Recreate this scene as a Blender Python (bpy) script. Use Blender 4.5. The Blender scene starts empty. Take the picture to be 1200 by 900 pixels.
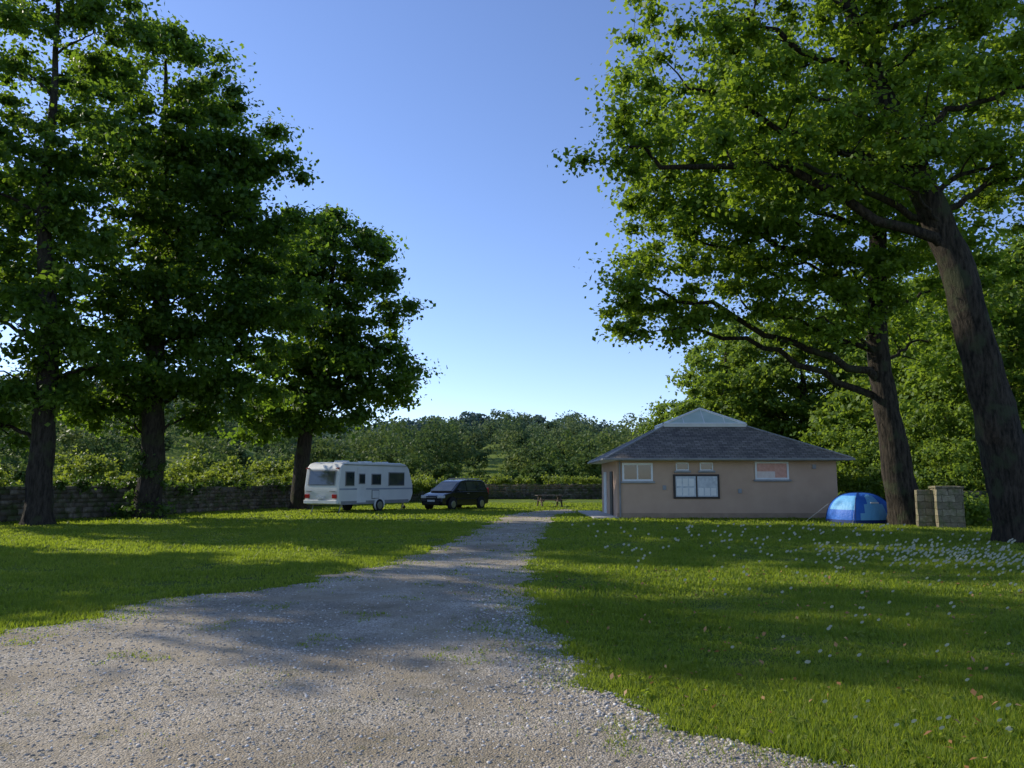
import bpy, bmesh, math, random
import numpy as np
from mathutils import Vector, Matrix
rad=math.radians
random.seed(7)
rng=np.random.default_rng(11)
scene=bpy.context.scene
COL=scene.collection

# ------------------------------------------------------------ materials
def new_mat(name):
    m=bpy.data.materials.new(name); m.use_nodes=True
    nt=m.node_tree; nt.nodes.clear()
    out=nt.nodes.new('ShaderNodeOutputMaterial')
    return m,nt,out
def ramp(nt,src,stops):
    r=nt.nodes.new('ShaderNodeValToRGB')
    while len(r.color_ramp.elements)<len(stops): r.color_ramp.elements.new(0.5)
    for e,(p,c) in zip(r.color_ramp.elements,stops):
        e.position=p; e.color=(c[0],c[1],c[2],1)
    nt.links.new(src,r.inputs[0]); return r
def noise(nt,vec,scale,detail=4,rough=.55):
    n=nt.nodes.new('ShaderNodeTexNoise'); n.inputs['Scale'].default_value=scale
    n.inputs['Detail'].default_value=detail; n.inputs['Roughness'].default_value=rough
    if vec is not None: nt.links.new(vec,n.inputs['Vector'])
    return n
def mixc(nt,f,a,b,mode='MIX'):
    m=nt.nodes.new('ShaderNodeMix'); m.data_type='RGBA'; m.blend_type=mode
    for s,v in ((0,f),(6,a),(7,b)):
        if isinstance(v,(int,float)): m.inputs[s].default_value=v
        elif isinstance(v,tuple): m.inputs[s].default_value=(v[0],v[1],v[2],1)
        else: nt.links.new(v,m.inputs[s])
    return m.outputs[2]
def pri(nt,out,col,rough=.8,spec=.3,metal=0,bump=None,bs=.3,bd=.02):
    p=nt.nodes.new('ShaderNodeBsdfPrincipled')
    if isinstance(col,tuple): p.inputs['Base Color'].default_value=(*col,1)
    else: nt.links.new(col,p.inputs['Base Color'])
    p.inputs['Roughness'].default_value=rough
    p.inputs['Specular IOR Level'].default_value=spec
    p.inputs['Metallic'].default_value=metal
    if bump is not None:
        b=nt.nodes.new('ShaderNodeBump'); b.inputs['Strength'].default_value=bs; b.inputs['Distance'].default_value=bd
        nt.links.new(bump,b.inputs['Height']); nt.links.new(b.outputs[0],p.inputs['Normal'])
    nt.links.new(p.outputs[0],out.inputs[0]); return p
def nmat(name,c1,c2,scale=3,rough=.8,spec=.3,metal=0,bs=.2,bscale=30,bd=.01):
    m,nt,out=new_mat(name)
    tc=nt.nodes.new('ShaderNodeTexCoord').outputs['Object']
    n=noise(nt,tc,scale); r=ramp(nt,n.outputs[0],[(.3,c1),(.7,c2)])
    b=noise(nt,tc,bscale)
    pri(nt,out,r.outputs[0],rough,spec,metal,b.outputs[0] if bs>0 else None,bs,bd)
    return m
def leaf_mat(name,dark,mid,light,trans=.42,tcol=(.16,.28,.02),clump=.35,haze_tint=False):
    m,nt,out=new_mat(name)
    a=nt.nodes.new('ShaderNodeAttribute'); a.attribute_name='lv'
    g=nt.nodes.new('ShaderNodeNewGeometry')
    n=noise(nt,g.outputs['Position'],clump,3)
    mth=nt.nodes.new('ShaderNodeMath'); mth.operation='MULTIPLY_ADD'
    nt.links.new(a.outputs['Fac'],mth.inputs[0]); mth.inputs[1].default_value=.6
    m2=nt.nodes.new('ShaderNodeMath'); m2.operation='MULTIPLY'; nt.links.new(n.outputs[0],m2.inputs[0]); m2.inputs[1].default_value=.5
    nt.links.new(m2.outputs[0],mth.inputs[2])
    r=ramp(nt,mth.outputs[0],[(.15,dark),(.5,mid),(.9,light)])
    col=r.outputs[0]
    if haze_tint:
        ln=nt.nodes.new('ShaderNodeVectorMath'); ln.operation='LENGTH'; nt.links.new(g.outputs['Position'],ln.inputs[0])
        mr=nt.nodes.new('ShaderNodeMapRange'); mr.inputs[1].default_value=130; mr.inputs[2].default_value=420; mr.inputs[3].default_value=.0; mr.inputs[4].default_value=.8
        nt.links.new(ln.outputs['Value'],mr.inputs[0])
        col=mixc(nt,mr.outputs[0],col,(.075,.13,.155))  # aerial haze painted into the leaf colour, bluer with distance
    p=nt.nodes.new('ShaderNodeBsdfPrincipled'); nt.links.new(col,p.inputs['Base Color'])
    p.inputs['Roughness'].default_value=.55; p.inputs['Specular IOR Level'].default_value=.1 if haze_tint else .3
    t=nt.nodes.new('ShaderNodeBsdfTranslucent')
    tc=mixc(nt,.35 if not haze_tint else .8,tcol,col); nt.links.new(tc,t.inputs[0])
    mx=nt.nodes.new('ShaderNodeMixShader'); mx.inputs[0].default_value=trans
    nt.links.new(p.outputs[0],mx.inputs[1]); nt.links.new(t.outputs[0],mx.inputs[2])
    nt.links.new(mx.outputs[0],out.inputs[0]); return m

M={}
M['leafA']=leaf_mat('sycamore_leaves',(.02,.05,.01),(.05,.105,.015),(.125,.19,.025),.5,(.29,.46,.025))
M['leafO']=leaf_mat('oak_leaves',(.032,.07,.011),(.08,.15,.017),(.17,.245,.03),.52,(.42,.58,.03))
M['leafB']=leaf_mat('woodland_leaves',(.04,.085,.016),(.095,.165,.025),(.18,.25,.04),.47,(.38,.52,.04),.2)
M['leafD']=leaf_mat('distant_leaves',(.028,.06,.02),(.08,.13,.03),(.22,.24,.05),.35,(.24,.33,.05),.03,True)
M['leafH']=leaf_mat('hedge_leaves',(.07,.12,.018),(.14,.2,.028),(.26,.29,.04),.42,(.42,.5,.04),.5)
M['ivy']=leaf_mat('ivy_leaves',(.02,.045,.01),(.05,.095,.016),(.1,.15,.025),.35)
M['blade']=leaf_mat('grass_blades',(.06,.095,.012),(.135,.20,.018),(.3,.31,.06),.52,(.42,.53,.03),.8)
M['dead']=leaf_mat('dead_leaves',(.16,.07,.025),(.34,.17,.06),(.5,.32,.14),.2,(.3,.16,.05))
M['daisy']=nmat('daisy_white',(.75,.75,.72),(.8,.8,.78),5,.6)

def bark(name,c1,c2,moss):
    m,nt,out=new_mat(name)
    g=nt.nodes.new('ShaderNodeNewGeometry').outputs['Position']
    mp=nt.nodes.new('ShaderNodeMapping'); mp.inputs['Scale'].default_value=(1,1,.22); nt.links.new(g,mp.inputs[0])
    n=noise(nt,mp.outputs[0],11,6,.7)
    r=ramp(nt,n.outputs[0],[(.38,c1),(.62,c2)])
    n2=noise(nt,g,1.6,5); r2=ramp(nt,n2.outputs[0],[(.52,(0,0,0)),(.62,(.8,.8,.8))])
    c=mixc(nt,r2.outputs[0],r.outputs[0],moss)
    pri(nt,out,c,.9,.2,0,n.outputs[0],1.0,.12); return m
M['bark']=bark('bark',(.02,.016,.012),(.065,.053,.04),(.05,.055,.025))
M['bark2']=bark('oak_bark',(.012,.01,.007),(.065,.052,.038),(.05,.058,.03))

# ground grass
m,nt,out=new_mat('lawn_grass'); M['lawn']=m
g=nt.nodes.new('ShaderNodeNewGeometry').outputs['Position']
n1=noise(nt,g,.35,5); n2=noise(nt,g,14,4,.7); n3=noise(nt,g,90,2)
r1=ramp(nt,n1.outputs[0],[(.3,(.09,.14,.014)),(.55,(.16,.225,.02)),(.75,(.26,.29,.045))])
r2=ramp(nt,n2.outputs[0],[(.3,(.5,.55,.45)),(.7,(1.15,1.1,1.0))])
c=mixc(nt,1.0,r1.outputs[0],r2.outputs[0],'MULTIPLY')
n4=noise(nt,g,1.3,6,.7); r4=ramp(nt,n4.outputs[0],[(.56,(0,0,0)),(.68,(.8,.8,.8))])
c=mixc(nt,r4.outputs[0],c,(.2,.16,.07))
ad=nt.nodes.new('ShaderNodeMath'); ad.operation='ADD'; nt.links.new(n2.outputs[0],ad.inputs[0]); nt.links.new(n3.outputs[0],ad.inputs[1])
pri(nt,out,c,.9,.15,0,ad.outputs[0],.8,.05)

# gravel
m,nt,out=new_mat('gravel'); M['gravel']=m
g=nt.nodes.new('ShaderNodeNewGeometry').outputs['Position']
v=nt.nodes.new('ShaderNodeTexVoronoi'); v.inputs['Scale'].default_value=70; nt.links.new(g,v.inputs[0])
sep=nt.nodes.new('ShaderNodeSeparateColor'); nt.links.new(v.outputs['Color'],sep.inputs[0])
rs=ramp(nt,sep.outputs[0],[(0,(.21,.18,.14)),(.45,(.39,.345,.28)),(.8,(.51,.455,.38)),(1,(.68,.63,.55))])
na=noise(nt,g,.8,6,.65); ra=ramp(nt,na.outputs[0],[(.38,(.1,.1,.1)),(.58,(.85,.85,.85))])
nf=noise(nt,g,60,4,.7); rf=ramp(nt,nf.outputs[0],[(.3,(.29,.235,.16)),(.7,(.5,.42,.305))])
c=mixc(nt,ra.outputs[0],rs.outputs[0],rf.outputs[0])
nl=noise(nt,g,.45,7,.7); rl=ramp(nt,nl.outputs[0],[(.36,(.62,.6,.55)),(.6,(1.12,1.1,1.06))])
c=mixc(nt,1.0,c,rl.outputs[0],'MULTIPLY')
nb=noise(nt,g,2.0,8,.85); rb=ramp(nt,nb.outputs[0],[(.55,(0,0,0)),(.63,(.7,.7,.7))])
c=mixc(nt,rb.outputs[0],c,(.17,.15,.075))
ad=nt.nodes.new('ShaderNodeMath'); ad.operation='SUBTRACT'; nt.links.new(nf.outputs[0],ad.inputs[0]); nt.links.new(v.outputs['Distance'],ad.inputs[1])
pri(nt,out,c,.9,.2,0,ad.outputs[0],.8,.015)
m,nt,out=new_mat('gravel_stones'); M['stones']=m
a=nt.nodes.new('ShaderNodeAttribute'); a.attribute_name='lv'
rs=ramp(nt,a.outputs['Fac'],[(0,(.18,.16,.13)),(.4,(.35,.31,.255)),(.8,(.47,.425,.36)),(1,(.7,.66,.6))])
pri(nt,out,rs.outputs[0],.85,.25)
def stonemat(name,c1,c2,c3,moss,m0=.5):
    m,nt,out=new_mat(name)
    a=nt.nodes.new('ShaderNodeAttribute'); a.attribute_name='lv'
    g=nt.nodes.new('ShaderNodeNewGeometry').outputs['Position']
    rs=ramp(nt,a.outputs['Fac'],[(0,c1),(.5,c2),(1,c3)])
    n=noise(nt,g,9,6,.7); r=ramp(nt,n.outputs[0],[(.3,(.55,.55,.55)),(.7,(1.2,1.2,1.2))])
    c=mixc(nt,1.0,rs.outputs[0],r.outputs[0],'MULTIPLY')
    n2=noise(nt,g,2.0,6,.65); r2=ramp(nt,n2.outputs[0],[(m0-.06,(0,0,0)),(m0+.08,(.9,.9,.9))])
    c=mixc(nt,r2.outputs[0],c,moss)
    pri(nt,out,c,.9,.2,0,n.outputs[0],.8,.03); return m
M['wallstone']=stonemat('old_wall_stone',(.08,.068,.052),(.14,.12,.09),(.22,.19,.145),(.06,.08,.025),.52)
# masonry of the pillar
m,nt,out=new_mat('pillar_masonry'); M['pillar']=m
uv=nt.nodes.new('ShaderNodeTexCoord').outputs['UV']
b=nt.nodes.new('ShaderNodeTexBrick'); nz=noise(nt,uv,5,3); wv=nt.nodes.new('ShaderNodeVectorMath'); wv.operation='MULTIPLY_ADD'
nt.links.new(nz.outputs['Color'],wv.inputs[0]); wv.inputs[1].default_value=(.10,.10,0); nt.links.new(uv,wv.inputs[2]); nt.links.new(wv.outputs[0],b.inputs[0])
b.inputs['Scale'].default_value=1; b.inputs['Brick Width'].default_value=.43; b.inputs['Row Height'].default_value=.24
b.inputs['Mortar Size'].default_value=.014; b.inputs['Color1'].default_value=(.19,.165,.12,1); b.inputs['Color2'].default_value=(.33,.29,.21,1); b.inputs['Mortar'].default_value=(.12,.10,.07,1)
n=noise(nt,uv,6,6,.7); r=ramp(nt,n.outputs[0],[(.3,(.55,.55,.53)),(.7,(1.25,1.22,1.15))])
c=mixc(nt,1.0,b.outputs[0],r.outputs[0],'MULTIPLY')
n2=noise(nt,uv,2.2,6,.7); r2=ramp(nt,n2.outputs[0],[(.47,(0,0,0)),(.62,(.75,.75,.75))]); c=mixc(nt,r2.outputs[0],c,(.11,.13,.05))
pri(nt,out,c,.9,.2,0,n.outputs[0],1.0,.06)
M['render']=nmat('beige_render',(.49,.335,.24),(.56,.39,.28),1.2,.9,.15,0,.25,120,.004)
M['plinth']=nmat('plinth_render',(.3,.21,.145),(.4,.29,.2),2.5,.9,.15,0,.3,60,.005)
M['white']=nmat('white_paint',(.72,.72,.70),(.8,.8,.79),4,.45,.4,0,0)
M['whitedirty']=nmat('weathered_white',(.6,.6,.58),(.74,.74,.72),2,.5,.4,0,0)
M['concrete']=nmat('concrete',(.36,.34,.3),(.5,.47,.42),2.5,.9,.2,0,.3,50)
M['sill']=nmat('grey_sill',(.26,.27,.28),(.34,.35,.36),3,.8)
M['glass']=nmat('window_glass',(.02,.028,.032),(.05,.06,.065),1.5,.06,.8,0,0)
M['glasslight']=nmat('pale_glazing',(.42,.52,.44),(.55,.62,.54),1.5,.3,.5,0,0)
M['pink']=nmat('pink_pane',(.55,.24,.17),(.68,.36,.27),7,.35,.6,0,0)
M['pinkpale']=nmat('pale_pink_pane',(.66,.52,.46),(.74,.64,.58),7,.35,.6,0,0)
M['board']=nmat('notice_frame',(.035,.03,.028),(.06,.05,.045),5,.5)
M['paper']=nmat('notice_paper',(.42,.46,.5),(.62,.65,.68),7,.35,.5,0,0)
M['black']=nmat('black_rubber',(.015,.015,.015),(.03,.03,.03),8,.75)
M['carpaint']=nmat('black_car_paint',(.008,.009,.012),(.014,.015,.02),2,.16,.7,0,0)
M['caravan']=nmat('caravan_paint',(.60,.60,.58),(.70,.70,.68),1.0,.35,.5,0,.08,40,.003)
M['carstripe']=nmat('caravan_stripe',(.24,.28,.33),(.3,.34,.39),3,.4)
M['greyplastic']=nmat('grey_plastic',(.2,.2,.2),(.28,.28,.28),3,.5)
M['alloy']=nmat('alloy',(.4,.4,.41),(.5,.5,.51),3,.3,.5,.8,0)
M['red']=nmat('red_lens',(.35,.02,.015),(.45,.03,.02),3,.2,.6,0,0)
M['lamp']=nmat('headlamp_glass',(.5,.52,.55),(.7,.72,.75),6,.1,.8,0,0)
M['wood']=nmat('picnic_wood',(.07,.05,.035),(.14,.105,.075),6,.8)
M['tentblue']=nmat('tent_blue',(.02,.12,.5),(.03,.16,.6),2,.55,.3,0,.5,7,.05)
M['tentlight']=nmat('tent_pale_blue',(.12,.38,.7),(.18,.46,.76),2,.55,.3,0,.5,7,.05)
M['tentdark']=nmat('tent_navy',(.01,.03,.12),(.015,.04,.16),2,.6)

# slate roof using uv
m,nt,out=new_mat('slate_roof'); M['slate']=m
uv=nt.nodes.new('ShaderNodeTexCoord').outputs['UV']
b=nt.nodes.new('ShaderNodeTexBrick'); nt.links.new(uv,b.inputs[0])
b.inputs['Scale'].default_value=1; b.inputs['Brick Width'].default_value=.28; b.inputs['Row Height'].default_value=.16
b.inputs['Mortar Size'].default_value=.012; b.inputs['Color1'].default_value=(.12,.108,.098,1); b.inputs['Color2'].default_value=(.23,.205,.185,1); b.inputs['Mortar'].default_value=(.04,.038,.035,1)
n=noise(nt,uv,1.2,5); r=ramp(nt,n.outputs[0],[(.3,(.75,.73,.72)),(.7,(1.25,1.2,1.12))])
c=mixc(nt,1.0,b.outputs[0],r.outputs[0],'MULTIPLY')
pri(nt,out,c,.7,.25,0,b.outputs[1],-.6,.01)

# ------------------------------------------------------------ mesh helpers
def mesh_np(name,V,F,mat,parent=None,lv=None,smooth=False):
    """V (n,3), F (k,m) constant polygon size"""
    me=bpy.data.meshes.new(name); k,mm=F.shape
    me.vertices.add(len(V)); me.vertices.foreach_set('co',V.astype(np.float32).ravel())
    me.loops.add(k*mm); me.loops.foreach_set('vertex_index',F.astype(np.int32).ravel())
    me.polygons.add(k); me.polygons.foreach_set('loop_start',np.arange(0,k*mm,mm,dtype=np.int32))
    if smooth: me.polygons.foreach_set('use_smooth',np.ones(k,dtype=bool))
    me.update(calc_edges=True)
    if lv is not None:
        a=me.attributes.new('lv','FLOAT','FACE'); a.data.foreach_set('value',lv.astype(np.float32))
    me.materials.append(mat)
    ob=bpy.data.objects.new(name,me); COL.objects.link(ob)
    if parent: ob.parent=parent
    return ob
def mesh_py(name,V,F,mats,parent=None,smooth=False,midx=None,bevel=0,seg=2):
    me=bpy.data.meshes.new(name); me.from_pydata([tuple(v) for v in V],[],F)
    for mt in (mats if isinstance(mats,list) else [mats]): me.materials.append(mt)
    if midx: me.polygons.foreach_set('material_index',midx)
    if smooth: me.polygons.foreach_set('use_smooth',[True]*len(F))
    me.update()
    ob=bpy.data.objects.new(name,me); COL.objects.link(ob)
    if parent: ob.parent=parent
    if bevel>0:
        b=ob.modifiers.new('bevel','BEVEL'); b.width=bevel; b.segments=seg; b.limit_method='ANGLE'; b.angle_limit=rad(25)
    return ob
def empty(name,loc=(0,0,0),rz=0):
    e=bpy.data.objects.new(name,None); e.location=loc; e.rotation_euler=(0,0,rz); COL.objects.link(e); return e
BF=[(0,1,3,2),(4,6,7,5),(0,4,5,1),(2,3,7,6),(0,2,6,4),(1,5,7,3)]
def box(name,lo,hi,mat,parent=None,bevel=0,rot=None):
    V=[(x,y,z) for x in (lo[0],hi[0]) for y in (lo[1],hi[1]) for z in (lo[2],hi[2])]
    if rot is not None:
        c=Vector([(a+b)/2 for a,b in zip(lo,hi)]); V=[tuple(c+rot@(Vector(v)-c)) for v in V]
    return mesh_py(name,V,BF,mat,parent,False,None,bevel)
def cyl(name,c,r,h,axis,mat,parent=None,n=28,bevel=0):
    V=[];F=[]
    for s in (-h/2,h/2):
        for i in range(n):
            a=2*math.pi*i/n; p=(math.cos(a)*r,math.sin(a)*r)
            q={'x':(s,p[0],p[1]),'y':(p[0],s,p[1]),'z':(p[0],p[1],s)}[axis]
            V.append(tuple(c[j]+q[j] for j in range(3)))
    F=[(i,(i+1)%n,n+(i+1)%n,n+i) for i in range(n)]+[tuple(range(n))[::-1],tuple(range(n,2*n))]
    ob=mesh_py(name,V,F,mat,parent,False,None,bevel); return ob
def prism(name,prof,hwf,mat,parent,bevel=.05,seg=3):
    """side profile (x,z) extruded across y, half width hwf(x,z)"""
    n=len(prof); V=[(x,-hwf(x,z),z) for x,z in prof]+[(x,hwf(x,z),z) for x,z in prof]
    F=[(i,(i+1)%n,n+(i+1)%n,n+i) for i in range(n)]+[tuple(range(n))[::-1],tuple(range(n,2*n))]
    ob=mesh_py(name,V,F,mat,parent,True,None,bevel,seg)
    bm=bmesh.new(); bm.from_mesh(ob.data); bmesh.ops.recalc_face_normals(bm,faces=bm.faces); bm.to_mesh(ob.data); bm.free()
    w=ob.modifiers.new('wn','WEIGHTED_NORMAL'); w.keep_sharp=False
    return ob
def panel(name,pts,off,mat,parent,thick=.012):
    """flat panel through pts (ccw), offset outwards along normal"""
    P=[Vector(p) for p in pts]; nrm=(P[1]-P[0]).cross(P[2]-P[0]).normalized()
    n=len(P); V=[p+nrm*(off-thick) for p in P]+[p+nrm*off for p in P]
    F=[(i,(i+1)%n,n+(i+1)%n,n+i) for i in range(n)]+[tuple(range(n))[::-1],tuple(range(n,2*n))]
    return mesh_py(name,V,F,mat,parent)

def tube(V,F,pts,rs,n=8,wob=0):
    base=len(V); P=[Vector(p) for p in pts]
    up=Vector((0.3,.9,.1)).normalized()
    for i,p in enumerate(P):
        d=(P[min(i+1,len(P)-1)]-P[max(i-1,0)]).normalized()
        a=d.cross(up)
        if a.length<1e-3: a=d.cross(Vector((1,0,0)))
        a.normalize(); b=d.cross(a).normalized()
        for k in range(n):
            t=2*math.pi*k/n; r=rs[i]*(1+wob*math.sin(3*t+i*.7)+wob*.7*math.sin(5*t-i*1.1))
            V.append(tuple(p+a*math.cos(t)*r+b*math.sin(t)*r))
    for i in range(len(P)-1):
        for k in range(n):
            F.append((base+i*n+k,base+i*n+(k+1)%n,base+(i+1)*n+(k+1)%n,base+(i+1)*n+k))

def leaves(name,C,R,npc,size,mat,parent,seed=0,upw=.6,wid=.36,clv=None,shell=False):
    r=np.random.default_rng(seed); nc=len(C)
    C=np.repeat(C,npc,0); R=np.repeat(R,npc,0); N=len(C)
    cl=np.repeat(r.random(nc) if clv is None else clv,npc)
    if not np.isscalar(size): size=np.repeat(size,npc)
    d=r.normal(size=(N,3)); d/=np.linalg.norm(d,axis=1)[:,None]
    if shell: rr=.7+.4*r.random(N)
    else: rr=np.minimum(np.abs(r.normal(size=N))*.72,1.6)
    p=C+d*rr[:,None]*R
    nn=d*.4+np.array([0,0,upw])+r.normal(size=(N,3))*.55; nn/=np.linalg.norm(nn,axis=1)[:,None]
    t=np.cross(nn,r.normal(size=(N,3))); t/=np.linalg.norm(t,axis=1)[:,None]
    t[:,2]-=.25; b=np.cross(nn,t)
    s=(size*(.6+.8*r.random(N)))[:,None]
    V=np.stack([p-t*s*.5,p+b*s*wid+nn*s*.08,p+t*s*.5,p-b*s*wid+nn*s*.08],1).reshape(-1,3)
    F=np.arange(4*N).reshape(N,4)
    lv=np.clip(.45*r.random(N)+.55*cl,0,1)
    return mesh_np(name,V,F,mat,parent,lv)

def make_tree(name,trunk,lobes,mat,bmat,dens=2.3,npc=340,size=.26,cr=1.0,seed=0,nseg=12,limb=1.0):
    r=random.Random(seed); nr=np.random.default_rng(seed)
    e=empty(name,(trunk[0][0],trunk[0][1],0)); o=Vector((trunk[0][0],trunk[0][1],0))
    V=[];F=[]
    P=[Vector(t[:3]) for t in trunk]; Rr=[t[3] for t in trunk]; pts=[];rs=[]
    for i in range(len(P)-1):
        p0=P[max(i-1,0)];p1=P[i];p2=P[i+1];p3=P[min(i+2,len(P)-1)]
        st=6
        for j in range(st+(i==len(P)-2)):
            t=j/st
            q=.5*((2*p1)+(-p0+p2)*t+(2*p0-5*p1+4*p2-p3)*t*t+(-p0+3*p1-3*p2+p3)*t**3)
            q=q+Vector((r.uniform(-1,1),r.uniform(-1,1),0))*.035*(1 if q.z>.5 else 0)
            pts.append(q-o); rs.append(Rr[i]*(1-t)+Rr[i+1]*t)
    tube(V,F,pts,rs,nseg,.05)
    nodes=[(p,rr) for p,rr in zip(pts,rs) if p.z>2.5]; ntr=len(nodes)
    C=[];RC=[]
    for (cx,cy,cz,rx,ry,rz) in lobes:
        c=Vector((cx,cy,cz))-o
        cand=[(abs((nz[0].z)-(c.z-.32*(c-nz[0]).xy.length-.4)),k) for k,nz in enumerate(nodes[:ntr])]
        k=min(cand)[1]; s,sr=nodes[k]
        L=(c-s).length
        if L>1.2:
            mid=(s+c)/2+Vector((r.uniform(-.12,.12),r.uniform(-.12,.12),r.uniform(.04,.18)))*L
            lp=[];lr=[]; r0=min(sr*.42,.035+L*.0125)*limb
            jog=Vector((0,0,0))
            for j in range(13):
                t=j/12; q=s*(1-t)**2+mid*2*t*(1-t)+c*t*t
                if 0<j: jog=jog*.6+Vector((r.uniform(-1,1),r.uniform(-1,1),r.uniform(-1,1)))*.03*L
                lp.append(q+jog); lr.append(r0*(1-.75*t)+.012)
            tube(V,F,lp,lr,7)
            nodes+= [(lp[j],lr[j]) for j in range(2,13)]
        n=max(4,int(dens*(rx*ry*rz)**(2/3)))
        for _ in range(n):
            d=nr.normal(size=3); d/=np.linalg.norm(d); f=(.35+.65*nr.random()**.6)
            if nr.random()<.14: f*=1.14
            C.append((c.x+d[0]*rx*f*.95,c.y+d[1]*ry*f*.95,c.z+d[2]*rz*f*.95))
            q=cr*nr.uniform(.5,1.3); RC.append((q*nr.uniform(.8,1.25),q*nr.uniform(.8,1.25),q*nr.uniform(.4,.65)))
    NP=[n[0] for n in nodes]; NR=[n[1] for n in nodes]
    A0=np.array(NP)
    order=sorted(range(len(C)),key=lambda i:np.linalg.norm(A0-np.array(C[i]),axis=1).min())
    for i in order:
        c=Vector(C[i]); A=np.array(NP); ds=np.linalg.norm(A-np.array(c),axis=1)+np.maximum(0,A[:,2]-c.z)*1.2
        k=int(ds.argmin()); s=NP[k]; L=(c-s).length
        mid=(s+c)/2+Vector((r.uniform(-.15,.15),r.uniform(-.15,.15),r.uniform(-.05,.2)))*L
        r0=min(NR[k]*.7,.018+.013*L); q=[s*(1-t)**2+mid*2*t*(1-t)+c*t*t for t in (0,.33,.66,1)]
        tube(V,F,q,[r0,r0*.8,r0*.55,r0*.25],4)
        NP+=q[1:]; NR+=[r0*.8,r0*.6,max(.012,r0*.4)]
    mesh_py('trunk_and_branches',V,F,bmat,e,True)
    leaves('leaves',np.array(C),np.array(RC),npc,size,mat,e,seed+5)
    return e

# ------------------------------------------------------------ terrain
def sst(a,b,x):
    t=np.clip((x-a)/(b-a),0,1); return t*t*(3-2*t)
def H(x,y):
    d=np.hypot(x,y); az=np.arctan2(x,np.maximum(y,1))
    h=sst(120,300,d)*(11+3.5*np.sin(az*6+.9)+2.4*np.sin(az*15+2)+15*sst(-.2,-.45,az))+sst(300,620,d)*(14+6*np.sin(az*5+2.2)+16*sst(-.05,-.4,az))
    return h
n=190
g1=np.sinh(np.linspace(-4.2,4.2,n)); g1=g1/g1.max()*1500
gx,gy=np.meshgrid(g1,g1+0.0); gz=H(gx,gy)*(gy>0)
V=np.stack([gx.ravel(),gy.ravel(),gz.ravel()],1)
ii=(np.arange(n-1)[:,None]*n+np.arange(n-1)[None,:]).ravel()
mesh_np('ground',V,np.stack([ii,ii+1,ii+n+1,ii+n],1),M['lawn'],None,None,True)

LY=[-12,5.4,6.0,7.2,7.8,8.35,9.5,10.65,12.4,15.6,21.1,26.8,36.8,40,43,46]
LX=[-26,-26,-25,-12,-8,-5.5,-5.1,-4.85,-3.4,-2.4,-1.62,-1.15,-.4,.2,1.2,3.0]
RY=[-12,0,2,3,4.57,5.15,6.2,7.7,11,15.6,26.8,39,41,46]
RX=[9,8,4.5,3,1.72,1.12,.68,.42,.18,.34,1.17,2.3,3.5,3.58]
def wob(y,s): return .10*np.sin(y*2.1+s)+.07*np.sin(y*5.3+s*2)+.05*np.sin(y*11.7+s*3)
def xl(y): return np.interp(y,LY,LX)+wob(y,1.3)*1.5
def xr(y): return np.interp(y,RY,RX)+wob(y,4.1)
ys=np.concatenate([np.arange(-12,3,.5),np.arange(3,46.01,.06)])
Vp=[];nx=9
for y in ys:
    a,b=float(xl(y)),float(xr(y)); b=min(b,3.58) if y>38 else b
    for k in range(nx): Vp.append((a+(b-a)*k/(nx-1),y,.004))
Vp=np.array(Vp); ii=(np.arange(len(ys)-1)[:,None]*nx+np.arange(nx-1)[None,:]).ravel()
mesh_np('gravel_path',Vp,np.stack([ii,ii+1,ii+nx+1,ii+nx],1),M['gravel'])
box('paving',(3.6,34.3,-.05),(4.73,42.5,.06),M['concrete'],None,.01)

# loose stones
ph=(1+5**.5)/2
ico=np.array([(-1,ph,0),(1,ph,0),(-1,-ph,0),(1,-ph,0),(0,-1,ph),(0,1,ph),(0,-1,-ph),(0,1,-ph),(ph,0,-1),(ph,0,1),(-ph,0,-1),(-ph,0,1)])/1.9
icf=np.array([(0,11,5),(0,5,1),(0,1,7),(0,7,10),(0,10,11),(1,5,9),(5,11,4),(11,10,2),(10,7,6),(7,1,8),(3,9,4),(3,4,2),(3,2,6),(3,6,8),(3,8,9),(4,9,5),(2,4,11),(6,2,10),(8,6,7),(9,8,1)])
def scatter(x0,x1,y0,y1,n):
    return rng.uniform(x0,x1,n),rng.uniform(y0,y1,n)
X=[];Y=[];S=[]
for (x0,x1,y0,y1,n,s0,s1) in ((-9,3,3.2,6.5,36000,.003,.014),(-9,1.5,6.5,10,20000,.004,.016),(-6,1,10,17,11000,.006,.018),(-3,2,17,30,5000,.009,.02)):
    x,y=scatter(x0,x1,y0,y1,n); k=(x>xl(y)-.15)&(x<xr(y)+.18)
    k&=(np.sin(x*.9+y*.6)+np.sin(x*2.3-y*1.9)*.6+rng.normal(size=n)*.6)>-.6
    X.append(x[k]);Y.append(y[k]);S.append(s0+(s1-s0)*rng.random(k.sum())**2.6)
yv=rng.uniform(3.4,11,5500); xv=xr(yv)-np.abs(rng.normal(size=5500))*.45+.08
X.append(xv);Y.append(yv);S.append(.005+.015*rng.random(5500)**2.2)
X=np.concatenate(X);Y=np.concatenate(Y);S=np.concatenate(S);N=len(X)
vv=ico[None]*(1+rng.uniform(-.28,.28,(N,12,1)))*S[:,None,None]*rng.uniform(.7,1.35,(N,1,3))
a=rng.uniform(0,6.28,N); ca,sa=np.cos(a)[:,None],np.sin(a)[:,None]
vx=vv[:,:,0]*ca-vv[:,:,1]*sa; vy=vv[:,:,0]*sa+vv[:,:,1]*ca; vz=vv[:,:,2]*.6
V=np.stack([vx+X[:,None],vy+Y[:,None],vz+.004+S[:,None]*.05],2).reshape(-1,3)
F=(icf[None]+12*np.arange(N)[:,None,None]).reshape(-1,3)
mesh_np('gravel_stones',V,F,M['stones'],None,np.repeat(rng.random(N),20))

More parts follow.
